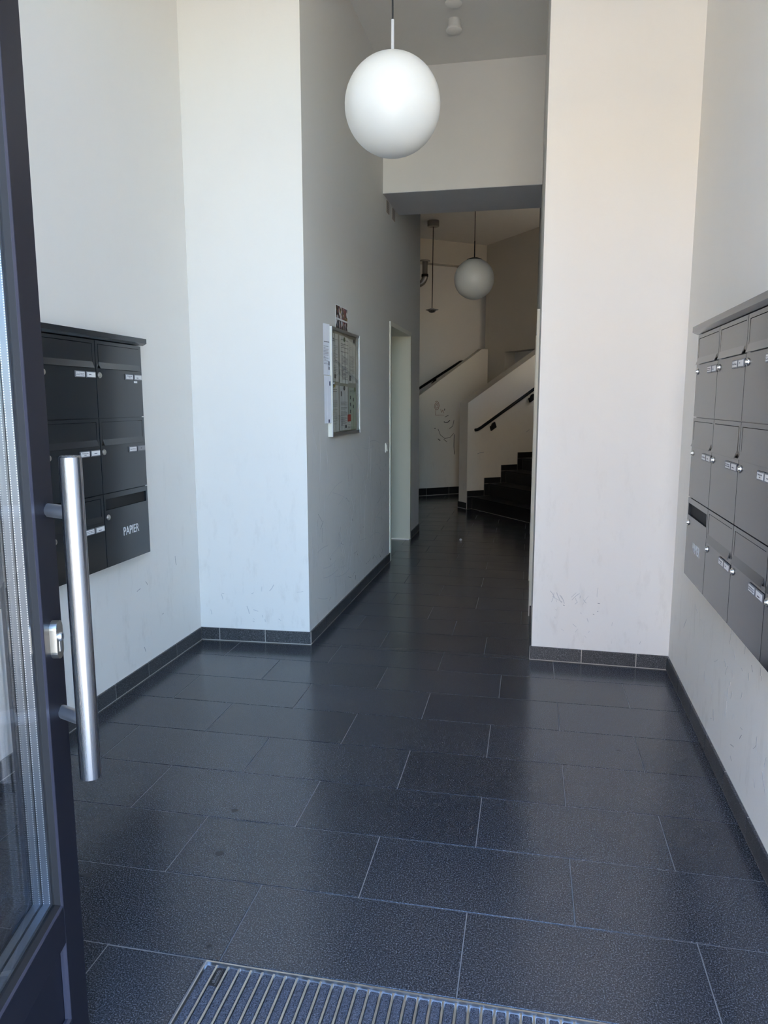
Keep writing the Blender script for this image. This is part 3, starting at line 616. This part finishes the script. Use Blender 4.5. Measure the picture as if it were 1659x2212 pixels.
# ------------------------------------------------------------ letterbox units
CW, RH, BD = 0.376, 0.336, 0.080
def mailbox_unit(ln, s_left, ncol, z0, paper_col, label):
    """local x right, outward -y; front face at y=-BD"""
    rt_ = thing('letterbox_unit', label, 'letterbox', ln.at(s_left, 0, z0), ln.rot)
    Wd = ncol*CW; Hh = 3*RH
    cs = MB().box(0, Wd, -BD+0.0115, 0.0, 0, Hh)
    part('casing', cs, MT['box'], rt_)
    part('canopy', MB().prism([(-BD-0.020, Hh+0.012), (-BD-0.020, Hh+0.034), (0, Hh+0.040), (0, Hh), (-BD, Hh+0.002), (-BD-0.016, Hh+0.010)], Wd+0.022, 'x', -0.022), MT['box'], rt_)
    g = 0.0022
    # shared meshes of one compartment door
    F = -0.016
    dm = MB()
    dm.rr(g, CW-g, g, RH-g, 0.018, 0.018, RH-0.118-g, 0.014, F, 0)        # flat front with the flap opening
    dmm = dm.mesh('letterbox_door', MT['box'])
    fm_ = MB().prism([(F+0.005, RH-0.0185), (F+0.005, RH-0.096), (F-0.007, RH-0.1215), (F-0.009, RH-0.1205), (F+0.0005, RH-0.094), (F+0.001, RH-0.0185)], CW-0.0222, 'x', 0.0222).mesh('flap', MT['box'])
    lk = MB().lathe([(0, F-0.005), (0.002, F-0.005), (0.0025, F-0.007), (0.0075, F-0.007), (0.008, F-0.004), (0.0115, F-0.004), (0.0135, F-0.0), (0.0135, F+0.002)], 20, axis='y').mesh('lock', MT['nickel'])
    fr = MB().cbox(-0.034, 0.034, F-0.004, F, -0.0135, 0.0135, 0.001).mesh('name_plate', MT['rim'])
    cd = MB().box(-0.029, 0.030, F-0.0046, F-0.0038, -0.0095, 0.0098).mesh('name_card', MT['plate']); cdg = MB().box(-0.029, 0.030, F-0.0046, F-0.0038, -0.0095, 0.0098).mesh('name_card', MT['plate_g'])
    t1 = text('Keine Werbung und\nkostenlose Zeitungen', 0.0062, MT['ink'], 0.0001); t2 = text('Werbung bitte\nkeine', 0.0072, MT['ink'], 0.0001)
    t1b = text('Keine Werbung', 0.0078, MT['ink'], 0.0001)
    def namelines(seed):
        rr = random.Random(seed); mb = MB(); x = -0.018+rr.random()*0.01; z = rr.uniform(-0.004, 0.001)
        for _ in range(rr.randint(4, 8)):
            wq = rr.uniform(0.0015, 0.003); mb.box(x, x+wq, F-0.0050, F-0.0046, z-0.0012, z+rr.uniform(0.0010, 0.0024)); x += wq+0.0007
        return mb.mesh('writing', MT['ink'])
    slot = MB()
    slot.rr(g, CW-g, g, RH-g, 0.014, 0.014, RH-0.075-g, 0.023, F, 0)
    slm = slot.mesh('paper_bin_door', MT['box'])
    for c in range(ncol):
        for r in range(3):
            bx, bz = c*CW, (2-r)*RH
            if r == 2 and c == paper_col:
                d_ = obj('letterbox_door', slm, rt_, (bx, -BD+0.016, bz), label='dark letterbox door with a slot plate in shade black and the word PAPIER')
                part('slot', MB().box(0.0145, CW-0.0145, -0.0062, -0.0046, RH-0.0745, RH-0.0255), MT['boxdark'], d_)  # black plate stands in for the shade inside the slot
                obj('lock', lk, d_, (0.030, 0, RH-0.108))
                tx = text('PAPIER', 0.056, MT['white'], 0.0003, 0.0006); o_ = obj('lettering', tx, d_, (CW*0.56, F-0.0004, RH*0.42)); o_['label'] = 'white word PAPIER'; o_.scale = (0.80, 1, 1)
                continue
            d_ = obj('letterbox_door', dmm, rt_, (bx, -BD+0.016, bz))
            fo = obj('flap', fm_, d_)
            if (c+r*2) % 5 == 3: fo.rotation_euler = (0, 0, 0); fo.location = (0, -0.002, 0)
            obj('lock', lk, d_, (0.026, 0, RH-0.150))
            sd_ = c*10+r+ncol*100
            for q, px in enumerate((CW-0.118, CW-0.042)):
                p_ = obj('name_plate', fr, d_, (px, 0, RH-0.150))
                grey = (q == 1 and (c == ncol-1 and r == 1))
                obj('name_card', cdg if grey else cd, d_, (px, 0, RH-0.150))
                if q == 0: obj('writing', t1 if (c+r) % 2 == 0 and c != ncol-1 else (t1b if (c+r) % 3 else t2), d_, (px, F-0.0048, RH-0.150))
                else: obj('writing', namelines(sd_), d_, (px, 0, RH-0.150))
            if paper_col == ncol-1 and c == ncol-1 and r == 0:
                part('sticker', MB().cbox(CW-0.075, CW-0.046, F-0.0006, F, RH-0.177, RH-0.168, 0.0001), MT['plate'], d_, label='small extra white name sticker')
    return rt_
YF = 3.268
mailbox_unit(LWL, LWL.s_of(y=YF)-4*CW, 4, 0.682, 3, 'dark anthracite letterbox unit on the left wall beside the glass door')
mailbox_unit(RWL, RWL.s_of(y=YF), 4, 0.688, 0, 'grey shining letterbox unit on the right wall')

# ------------------------------------------------------------ glass entrance door (open leaf)
EX, EY = -0.9295, 1.28; WLF = 0.95
ed = Vector((-0.245, 0.969, 0)).normalized(); hg = Vector((EX, EY, 0))-ed*WLF
D1 = obj('door_1', None, None, hg, math.atan2(ed.y, ed.x), 'structure', 'open dark framed glass entrance door with a long steel pull handle', 'door')
TH = 0.072; ZT = 2.95; SW = 0.089                      # leaf thickness, height, stile width
X1 = WLF
part('stile', MB().cbox(X1-SW, X1, 0, TH, 0.008, ZT, 0.0015), MT['door'], D1)
part('stile', MB().cbox(0, SW, 0, TH, 0.008, ZT, 0.0015), MT['door'], D1)
part('rail', MB().cbox(SW, X1-SW, 0, TH, 0.318, 0.401, 0.0015), MT['door'], D1)
part('rail', MB().cbox(SW, X1-SW, 0, TH, 0.008, 0.140, 0.0015), MT['door'], D1)
part('rail', MB().cbox(SW, X1-SW, 0, TH, ZT-0.10, ZT, 0.0015), MT['door'], D1)
pnl = part('panel', MB().box(SW, X1-SW, 0.012, TH-0.012, 0.140, 0.318), MT['door'], D1)
def ring(x0, x1, z0, z1, wd, y0, y1, mb=None):
    """mitred picture-frame ring, inner side sloping back"""
    mb = mb or MB()
    o = [(x0, z0), (x1, z0), (x1, z1), (x0, z1)]; i_ = [(x0+wd, z0+wd), (x1-wd, z0+wd), (x1-wd, z1-wd), (x0+wd, z1-wd)]
    v = [(p[0], y0, p[1]) for p in o]+[(p[0], y1, p[1]) for p in i_]+[(p[0], y1+0.006, p[1]) for p in o]+[(p[0], y1+0.006, p[1]) for p in i_]
    f = []
    for k in range(4):
        k2 = (k+1) % 4; f += [(k, k2, k2+4, k+4), (k+4, k2+4, k2+12, k+12), (k, k+8, k2+8, k2), (k+8, k+12, k2+12, k2+8)]
    return mb.add(v, f)
part('glazing_bead', ring(SW, X1-SW, 0.401, ZT-0.10, 0.006, 0.0005, 0.003), MT['bead'], D1)
part('glazing_bead', ring(SW, X1-SW, 0.140, 0.318, 0.006, 0.0005, 0.005), MT['bead'], pnl)
part('gasket', ring(SW+0.006, X1-SW-0.006, 0.407, ZT-0.106, 0.008, 0.0032, 0.0110), MT['gasket'], D1)
gx0, gx1, gz0, gz1 = SW-0.004, X1-SW+0.004, 0.397, ZT-0.096
for k in range(3):
    y0 = 0.012+k*0.020
    part('glass_pane', MB().box(SW+0.001, X1-SW-0.001, y0, y0+0.0008, 0.402, ZT-0.101), MT['glass'], D1)
for k in range(2):
    y0 = 0.0165+k*0.020; a = 0.0145; b_ = 0.0205
    xs0, xs1, zs0, zs1 = SW+0.001, X1-SW-0.001, 0.402, ZT-0.101
    m_ = MB().rr(xs0, xs1, zs0, zs1, b_, b_, b_, b_, y0, y0+0.0150)
    sp_ = part('spacer_bar', m_, MT['spacer'], D1)
# inner bead
part('glazing_bead', ring(SW, X1-SW, 0.401, ZT-0.10, 0.016, TH-0.001, TH-0.010), MT['door'], D1)
# pull handle
HY = -0.068; HX = X1-0.079
ph = part('pull_handle', MB().lathe([(0, 0.677), (0.0185, 0.677), (0.0205, 0.679), (0.0205, 1.320), (0.0185, 1.3225), (0, 1.3225)], 40, cx=HX, cy_=HY), MT['steel'], D1)
for zz in (1.213, 0.797):
    so = part('standoff', MB().tube([(X1-0.032, -0.001, zz), (HX+0.006, HY+0.008, zz)], 0.0135, 24), MT['steel2'], ph)
    part('rosette', MB().tube([(X1-0.032, 0.0005, zz), (X1-0.032, -0.0015, zz)], 0.0155, 28), MT['gasket'], ph)
es = MB(); n = 12; prof = []
for i in range(n+1): a = math.pi*i/n; prof.append((0.0165*math.cos(a), 0.0225+0.0165*math.sin(a)))
for i in range(n+1): a = math.pi+math.pi*i/n; prof.append((0.0165*math.cos(a), -0.0225+0.0165*math.sin(a)))
es.prism(prof, 0.0, 'y', -0.0135)
esc = part('lock_escutcheon', es, MT['nickel'], D1, loc=(X1-0.047, 0, 0.955))
part('cylinder', MB().lathe([(0, -0.019), (0.0075, -0.019), (0.0085, -0.0175), (0.0085, -0.0132)], 20, axis='y', cz=0.006), MT['steel2'], esc)
part('keyhole', MB().box(-0.0012, 0.0012, -0.0196, -0.0188, 0.001, 0.011), MT['gasket'], esc)
part('cylinder_body', MB().cbox(-0.0045, 0.0045, -0.0145, -0.0132, -0.024, -0.003, 0.0004), MT['steel2'], esc)

# fixed frame of the entrance (around the opening, behind and beside the viewer)
EF = obj('door_4', None, None, (0, 0.27, 0), 0, 'structure', 'dark fixed frame and fanlight of the entrance opening', 'door')
part('door_frame', MB().rr(-0.845, 0.656, 0, 3.78, 0.07, 0.07, 0.004, 0.07, -0.04, 0.04), MT['door'], EF)
part('transom', MB().box(-0.775, 0.586, -0.04, 0.04, 2.97, 3.04), MT['door'], EF)
part('glass_pane', MB().box(-0.775, 0.586, -0.004, 0.004, 3.04, 3.71), MT['glass'], EF)

# ------------------------------------------------------------ entrance mat
mat_t = thing('entrance_mat', 'recessed mat of dark carpet strips between aluminium rails in a metal frame', 'mat', (MX0, MYa, 0))
mw, md = MX1-MX0, MYb-MYa
part('mat_frame', MB().rr(0, mw, 0, md, 0.0035, 0.0035, 0.004, 0.004, -0.02, 0.0012, 0, True), MT['alu'], mat_t)
part('mat_tray', MB().box(0.0035, mw-0.0035, 0.004, md-0.004, -0.0215, -0.010), MT['alu'], mat_t)
pitch = 0.0305; ns = int((mw-0.01)/pitch)
cs_ = MB().cbox(-0.0108, 0.0108, 0.014, md-0.012, -0.010, -0.0008, 0.0022).mesh('carpet_strip', MT['carpet'])
rs_ = MB().cbox(-0.0031, 0.0031, 0.010, md-0.008, -0.010, 0.0002, 0.0008).mesh('rail', MT['alu'])
for k in range(ns):
    x = 0.006+pitch*(k+0.40)
    obj('carpet_strip', cs_, mat_t, (x, 0, 0)); obj('rail', rs_, mat_t, (x+pitch*0.5, 0, -0.0005))
ml = part('label_plate', MB().cbox(-0.0105, 0.0105, md-0.075, md-0.018, -0.003, 0.0006, 0.0006), MT['gasket'], mat_t, loc=(0.006+pitch*1.4, 0, 0), label='small black maker label with silver letters')
ltm = text('alumada', 0.0125, MT['rim'], 0.0001, 0.0002); ltm.transform(Matrix.Rotation(R(-90), 4, 'X')); ltm.transform(Matrix.Rotation(R(90), 4, 'Z'))
obj('lettering', ltm, ml, (-0.002, md-0.046, 0.0008))
part('underline', MB().box(0.0045, 0.0052, md-0.072, md-0.021, 0.0006, 0.0008).box(0.0065, 0.007, md-0.072, md-0.045, 0.0006, 0.0008), MT['rim'], ml)

# ------------------------------------------------------------ pendant lamps
def globe_profile(r, r0): 
    a0 = math.asin(r0/r); n = 28
    return [(r*math.sin(a0+(math.pi-a0)*i/n) if i < n else 0.0, r*math.cos(a0+(math.pi-a0)*i/n)) for i in range(n+1)]
def globe(label, x, y, z, r, opal, stem_mat, stem_h, stem_r, capr, cap_mat):
    t_ = thing('globe_pendant', label, 'pendant lamp', (x, y, z))
    part('globe', MB().lathe(globe_profile(r, capr*0.97), 64), opal, t_)
    part('cap', MB().lathe([(0, r+0.006), (capr*0.5, r+0.005), (capr, math.sqrt(r*r-capr*capr)+0.005), (capr*1.02, math.sqrt(r*r-capr*capr)-0.001), (capr*0.9, math.sqrt(r*r-capr*capr)-0.003)], 40), cap_mat, t_)
    part('stem', MB().tube([(0, 0, r+0.004), (0, 0, r+stem_h)], stem_r, 16), stem_mat, t_)
    part('cord', MB().tube([(0, 0, r+stem_h), (0.0, 0, ZC-z-0.02)], 0.0036, 10), MT['cord'], t_)
    part('ceiling_rose', MB().lathe([(0, ZC-z), (0.055, ZC-z), (0.055, ZC-z-0.03), (0.05, ZC-z-0.035), (0, ZC-z-0.035)], 28), stem_mat, t_)
    return t_
globe('large white opal globe lamp hanging nearest at the top of the passage mouth', -0.592, 3.16, 2.635, 0.198, MT['opal'], MT['stem'], 0.128, 0.0065, 0.03, MT['opal'])
globe('smaller grey-white globe lamp hanging in the stair hall behind the beam', -0.580, 7.52, 2.637, 0.198, MT['opal2'], MT['rail'], 0.165, 0.006, 0.075, MT['rail'])
t_ = thing('disc_pendant', 'tiny disc lamp on a long thin cord below a round grey canopy', 'pendant lamp', (-1.445, 10.93, 0))
part('canopy', MB().lathe([(0, ZC), (0.085, ZC), (0.085, ZC-0.075), (0.08, ZC-0.08), (0, ZC-0.08)], 32), MT['pipe'], t_)
zd = 2.77
part('cord', MB().tube([(0, 0, ZC-0.08), (-0.008, 0, zd+0.03)], 0.006, 8), MT['cord'], t_)
part('disc', MB().lathe([(0, zd+0.03), (0.02, zd+0.025), (0.055, zd+0.012), (0.095, zd+0.004), (0.095, zd-0.003), (0.06, zd-0.012), (0.04, zd-0.035), (0, zd-0.045)], 32, cx=-0.008), MT['steel'], t_)

# ceiling detectors
def detector(label, x, y):
    t_ = thing('ceiling_detector', label, 'ceiling sensor', (x, y, ZC), group='white sensors on the passage ceiling')
    part('housing', MB().lathe([(0, 0), (0.046, 0), (0.046, -0.045), (0.052, -0.055)], 32), MT['wplast'], t_)
    part('rim', MB().lathe([(0.052, -0.055), (0.055, -0.060), (0.055, -0.068), (0.047, -0.074), (0.0, -0.080)], 32), MT['wplast'], t_)
detector('white round sensor on the passage ceiling, nearer the beam', -0.585, 5.42)
detector('white round sensor on the passage ceiling, cut by the top of the photo', -0.552, 5.08)

# ------------------------------------------------------------ drain pipe in the hall
pt = thing('drain_pipe', 'short grey drain pipe with an elbow by the hall corner', 'pipe', UW(0.60, 2.33))
zt = 3.655
part('pipe', MB().tube([(0, 0, zt-0.002), (0, 0, zt-0.22)], 0.042, 20), MT['pipe'], pt)
part('flange', MB().lathe([(0, zt+0.005), (0.085, zt+0.005), (0.085, zt-0.006), (0.0, zt-0.006)], 24), MT['pipe'], pt)
part('clamp', MB().lathe([(0.043, zt-0.245), (0.055, zt-0.245), (0.055, zt-0.205), (0.043, zt-0.205)], 20), MT['cord'], pt)
ar = [Vector((-0.12+0.12*math.cos(t*math.pi/16), 0, zt-0.24-0.12*math.sin(t*math.pi/16))) for t in range(9)]
part('elbow', MB().tube(ar+[Vector((-0.25, 0, zt-0.36))], 0.047, 20), MT['pipe'], pt)

# ------------------------------------------------------------ passage wall: vents, board, notices, switch
def on_pl(y): return PL.s_of(y=y)
for i, (ya, yb, z0, z1) in enumerate(((6.19, 6.30, 2.985, 3.075), (6.43, 6.55, 2.985, 3.075))):
    t_ = thing('air_vent', ['small beige grille high on the left passage wall, nearer the viewer', 'small beige grille high on the left passage wall, farther from the viewer'][i], 'vent', PL.at(on_pl((ya+yb)/2), 0, (z0+z1)/2), PL.rot, 'grilles under the beam')
    hw = (yb-ya)/2; hh = (z1-z0)/2
    part('frame', MB().rr(-hw, hw, -hh, hh, 0.008, 0.008, 0.008, 0.008, -0.004, 0), MT['vent'], t_)
    part('mesh_back', MB().box(-hw+0.008, hw-0.008, -0.0015, 0, -hh+0.008, hh-0.008), MT['scuff'], t_)
    for k in range(5):
        part('slat', MB().box(-hw+0.008, hw-0.008, -0.0035, -0.0015, -hh+0.012+k*0.015, -hh+0.020+k*0.015), MT['vent'], t_)
sw = thing('light_switch', 'white rocker light switch beside the side door frame', 'switch', PL.at(on_pl(6.175), 0, 1.035), PL.rot)
part('frame', MB().cbox(-0.041, 0.041, -0.010, 0, -0.041, 0.041, 0.002), MT['wplast'], sw)
part('rocker', MB().prism([(-0.010, 0.029), (-0.013, 0.029), (-0.021, -0.029), (-0.010, -0.029)], 0.03, 'x', -0.03), MT['wplast'], sw)

BDp = 0.028
yL, yR, zB, zT = 4.415, 5.115, 1.208, 1.886
sL, sR = on_pl(yL), on_pl(yR)
nb = thing('notice_board', 'glazed aluminium notice case on the left passage wall', 'notice board', PL.at(sL, 0, zB), PL.rot)
bw, bh = sR-sL, zT-zB
part('casing', MB().rr(0, bw, 0, bh, 0.003, 0.003, 0.003, 0.003, -BDp, 0), MT['frame'], nb)
part('back_panel', MB().box(0.003, bw-0.003, -0.008, -0.0005, 0.003, bh-0.003), MT['backp'], nb)
part('door_frame', MB().rr(0, bw, 0, bh, 0.006, 0.014, 0.022, 0.018, -BDp-0.004, -BDp), MT['alu'], nb)
part('glass_pane', MB().box(0.008, bw-0.014, -BDp-0.0022, -BDp-0.0018, 0.022, bh-0.022), MT['vglass'], nb)
part('inner_lining', MB().box(bw-0.008, bw-0.0035, -BDp+0.001, -0.0085, 0.004, bh-0.004), MT['scuff'], nb)
part('lock', MB().lathe([(0, -BDp-0.012), (0.008, -BDp-0.012), (0.009, -BDp-0.004), (0.009, -BDp)], 16, axis='y', cx=0.022, cz=bh*0.49), MT['nickel'], nb)
part('hinge_strip', MB().cbox(bw-0.010, bw-0.004, -BDp-0.008, -BDp-0.0042, 0.0, bh, 0.001), MT['wplast'], nb)

def sheet(name, label, x, z, w_, h_, mat, off, lines, extras=(), curl=0.003, group=None, parent_ln=PL, cat='notice', lift=0.0):
    """paper hung on the wall frame at local x (left edge), z (bottom); printed lines are a part"""
    t_ = thing(name, label, cat, parent_ln.at(x, 0, z), parent_ln.rot, group)
    n = 8; v = []; 
    for i in range(n+1):
        for j in range(2):
            v.append((w_*i/n, -off-curl*(math.sin(i*1.9)*0.5+0.5)*(0.4+0.6*(1-j))-lift*(i/n), h_*j))
    v2 = [(a, b_+0.0004, c) for a, b_, c in v]
    f = [(2*i, 2*i+2, 2*i+3, 2*i+1) for i in range(n)]+[(2*i+2*n+2, 2*i+2*n+3, 2*i+2*n+5, 2*i+2*n+4) for i in range(n)]
    f += [(2*i, 2*i+2*n+2, 2*i+2*n+4, 2*i+2) for i in range(n)]+[(2*i+1, 2*i+3, 2*i+2*n+5, 2*i+2*n+3) for i in range(n)]
    part('paper', MB().add(v+v2, f), mat, t_)
    rr = random.Random(hash(label) % 1000 if False else len(label)*7+int(x*100))
    mb = MB(); o = -off-curl-0.0003
    for (x0, x1, zt_, zb_, st, th) in lines:
        z_ = zt_
        while z_ > zb_:
            xe = x1 if rr.random() < 0.75 else x0+(x1-x0)*rr.uniform(0.3, 0.8); xx = x0
            while xx < xe-0.004:
                wl_ = rr.uniform(0.006, 0.024); lo_ = -lift*xx/0.21; mb.box(xx*w_/0.21, min(xx+wl_, xe)*w_/0.21, o+lo_-lift*0.08, o+lo_+0.0002, z_*h_/0.297, z_*h_/0.297+th); xx += wl_+0.003
            z_ -= st*(2.4 if rr.random() < 0.12 else 1)
    if mb.v: part('printed_text', mb, MT['inkg'], t_)
    for (nm_, x0, x1, z0, z1, m_) in extras: part(nm_, MB().box(x0*w_/0.21, x1*w_/0.21, o-0.0001-lift*x1/0.21, o+0.0002-lift*x0/0.21, z0*h_/0.297, z1*h_/0.297), m_, t_)
    return t_
IO = 0.0095
def inb(fr): return sL+0.008+fr*(bw-0.032)
L_ = [(0.02, 0.19, 0.25, 0.03, 0.0085, 0.0022)]
ptop = zB+bh-0.030-0.297
pw = (bw-0.036)/3*0.93
zlo = zB+0.026
sheet('notice_sheet', 'creased notice in the notice case, upper row left', inb(0.0), ptop-0.005, pw, 0.30, MT['paper'], IO, [(0.02, 0.19, 0.26, 0.24, 0.012, 0.003), (0.02, 0.07, 0.20, 0.06, 0.014, 0.002), (0.09, 0.18, 0.22, 0.03, 0.010, 0.0022)], [('stamp', 0.1, 0.14, 0.02, 0.045, MT['inkg'])])
sheet('notice_sheet', 'wavy notice with dense heading in the notice case, upper row middle', inb(0.335), ptop-0.012, pw, 0.305, MT['paper'], IO+0.003, [(0.01, 0.20, 0.27, 0.18, 0.011, 0.004), (0.03, 0.18, 0.17, 0.02, 0.008, 0.0028)], curl=0.008)
sheet('notice_sheet', 'letter with even lines in the notice case, upper row right', inb(0.67), ptop-0.005, pw, 0.297, MT['paper'], IO, [(0.02, 0.09, 0.24, 0.20, 0.012, 0.002), (0.02, 0.17, 0.18, 0.06, 0.008, 0.002)], [('stamp', 0.02, 0.08, 0.015, 0.05, MT['inkg'])])
sheet('notice_sheet', 'table-like list in the notice case, lower row left', inb(0.0), zlo, pw, 0.297, MT['paper'], IO, [(0.02, 0.16, 0.28, 0.24, 0.012, 0.003), (0.03, 0.17, 0.20, 0.04, 0.0065, 0.0016)])
sheet('notice_sheet', 'letter with a small logo in the notice case, lower row middle', inb(0.335), zlo+0.004, pw, 0.29, MT['paper2'], IO+0.002, [(0.02, 0.18, 0.19, 0.03, 0.0065, 0.0024)], [('logo', 0.02, 0.05, 0.23, 0.262, MT['inkg']), ('stamp', 0.13, 0.165, 0.015, 0.035, MT['ink'])])
sheet('notice_sheet', 'greenish leaflet with dark icons in the notice case, lower row right', inb(0.70), zlo+0.004, pw*0.92, 0.285, MT['green'], IO, [(0.02, 0.18, 0.275, 0.265, 0.008, 0.003)], [('icon', 0.02, 0.05, 0.215-k*0.05, 0.24-k*0.05, MT['ink']) for k in range(3)]+[('icon', 0.11, 0.14, 0.20-k*0.05, 0.225-k*0.05, MT['ink']) for k in range(2)])
sheet('notice_card', 'small red and white card low in the notice case', inb(0.60), zlo+0.002, 0.098, 0.105, MT['paper'], IO+0.006, [(0.02, 0.19, 0.13, 0.03, 0.03, 0.002)], [('red_field', 0.01, 0.2, 0.16, 0.297, MT['red'])], curl=0.001, cat='card')
def magnet(label, fx, z, mat):
    m_ = part('magnet', MB().lathe([(0, -IO-0.0155), (0.012, -IO-0.0155), (0.0145, -IO-0.014), (0.0145, -IO-0.010), (0, -IO-0.010)], 18, axis='y'), mat, None, loc=PL.at(inb(fx), 0, z), rotz=PL.rot)
    m_['label'] = label; m_['category'] = 'magnet'; m_['group'] = 'magnets in the notice case'
zu = ptop+0.28
magnet('light grey round magnet on the upper left notice', 0.10, zu-0.005, MT['mgry']); magnet('olive magnet on the upper middle notice', 0.48, zu-0.008, MT['mgrn']); magnet('dark magnet on the upper right notice', 0.86, zu, MT['mblk'])
zl = zlo+0.285
magnet('yellow magnet on the lower left list', 0.10, zl+0.012, MT['yel']); magnet('dark violet magnet on the lower middle letter', 0.46, zl-0.004, MT['mblk']); magnet('green magnet on the lower right leaflet', 0.88, zl-0.008, MT['mgrn'])

# papers taped beside the case and the photo print above it
s_a = on_pl(4.325)
sheet('taped_notice', 'printed letter taped to the wall left of the notice case, upper one', s_a-0.0, 1.59, 0.086, 0.305, MT['paper2'], 0.001, [(0.02, 0.19, 0.19, 0.185, 0.01, 0.005), (0.01, 0.16, 0.165, 0.06, 0.0085, 0.0024)], [('block', 0.16, 0.19, 0.03, 0.05, MT['ink']), ('block', 0.16, 0.19, 0.055, 0.08, MT['ink'])], curl=0.001, lift=0.016)
sheet('taped_notice', 'bluish white sheet taped to the wall left of the notice case, lower one', s_a+0.004, 1.294, 0.082, 0.291, MT['paper2'], 0.003, [], [('block', 0.15, 0.185, 0.235, 0.262, MT['navy']), ('block', 0.115, 0.15, 0.004, 0.024, MT['navy'])], curl=0.001, lift=0.02)
y0_, y1_ = 4.604, 4.90
pp_ = thing('photo_poster', 'small poster with two rows of busy dark photos above the notice case', 'poster', PL.at(on_pl(y0_), 0, 1.889), PL.rot)
pw_ = y1_-y0_; phh = 0.154
part('sheet', MB().box(0, pw_, -0.001, 0, 0, phh), MT['paper'], pp_)
part('picture', MB().box(0.012, pw_-0.003, -0.0016, -0.001, 0.073, phh-0.004), MT['photo'], pp_); part('picture', MB().box(0.012, pw_-0.003, -0.0016, -0.001, 0.002, 0.062), MT['photo'], pp_)
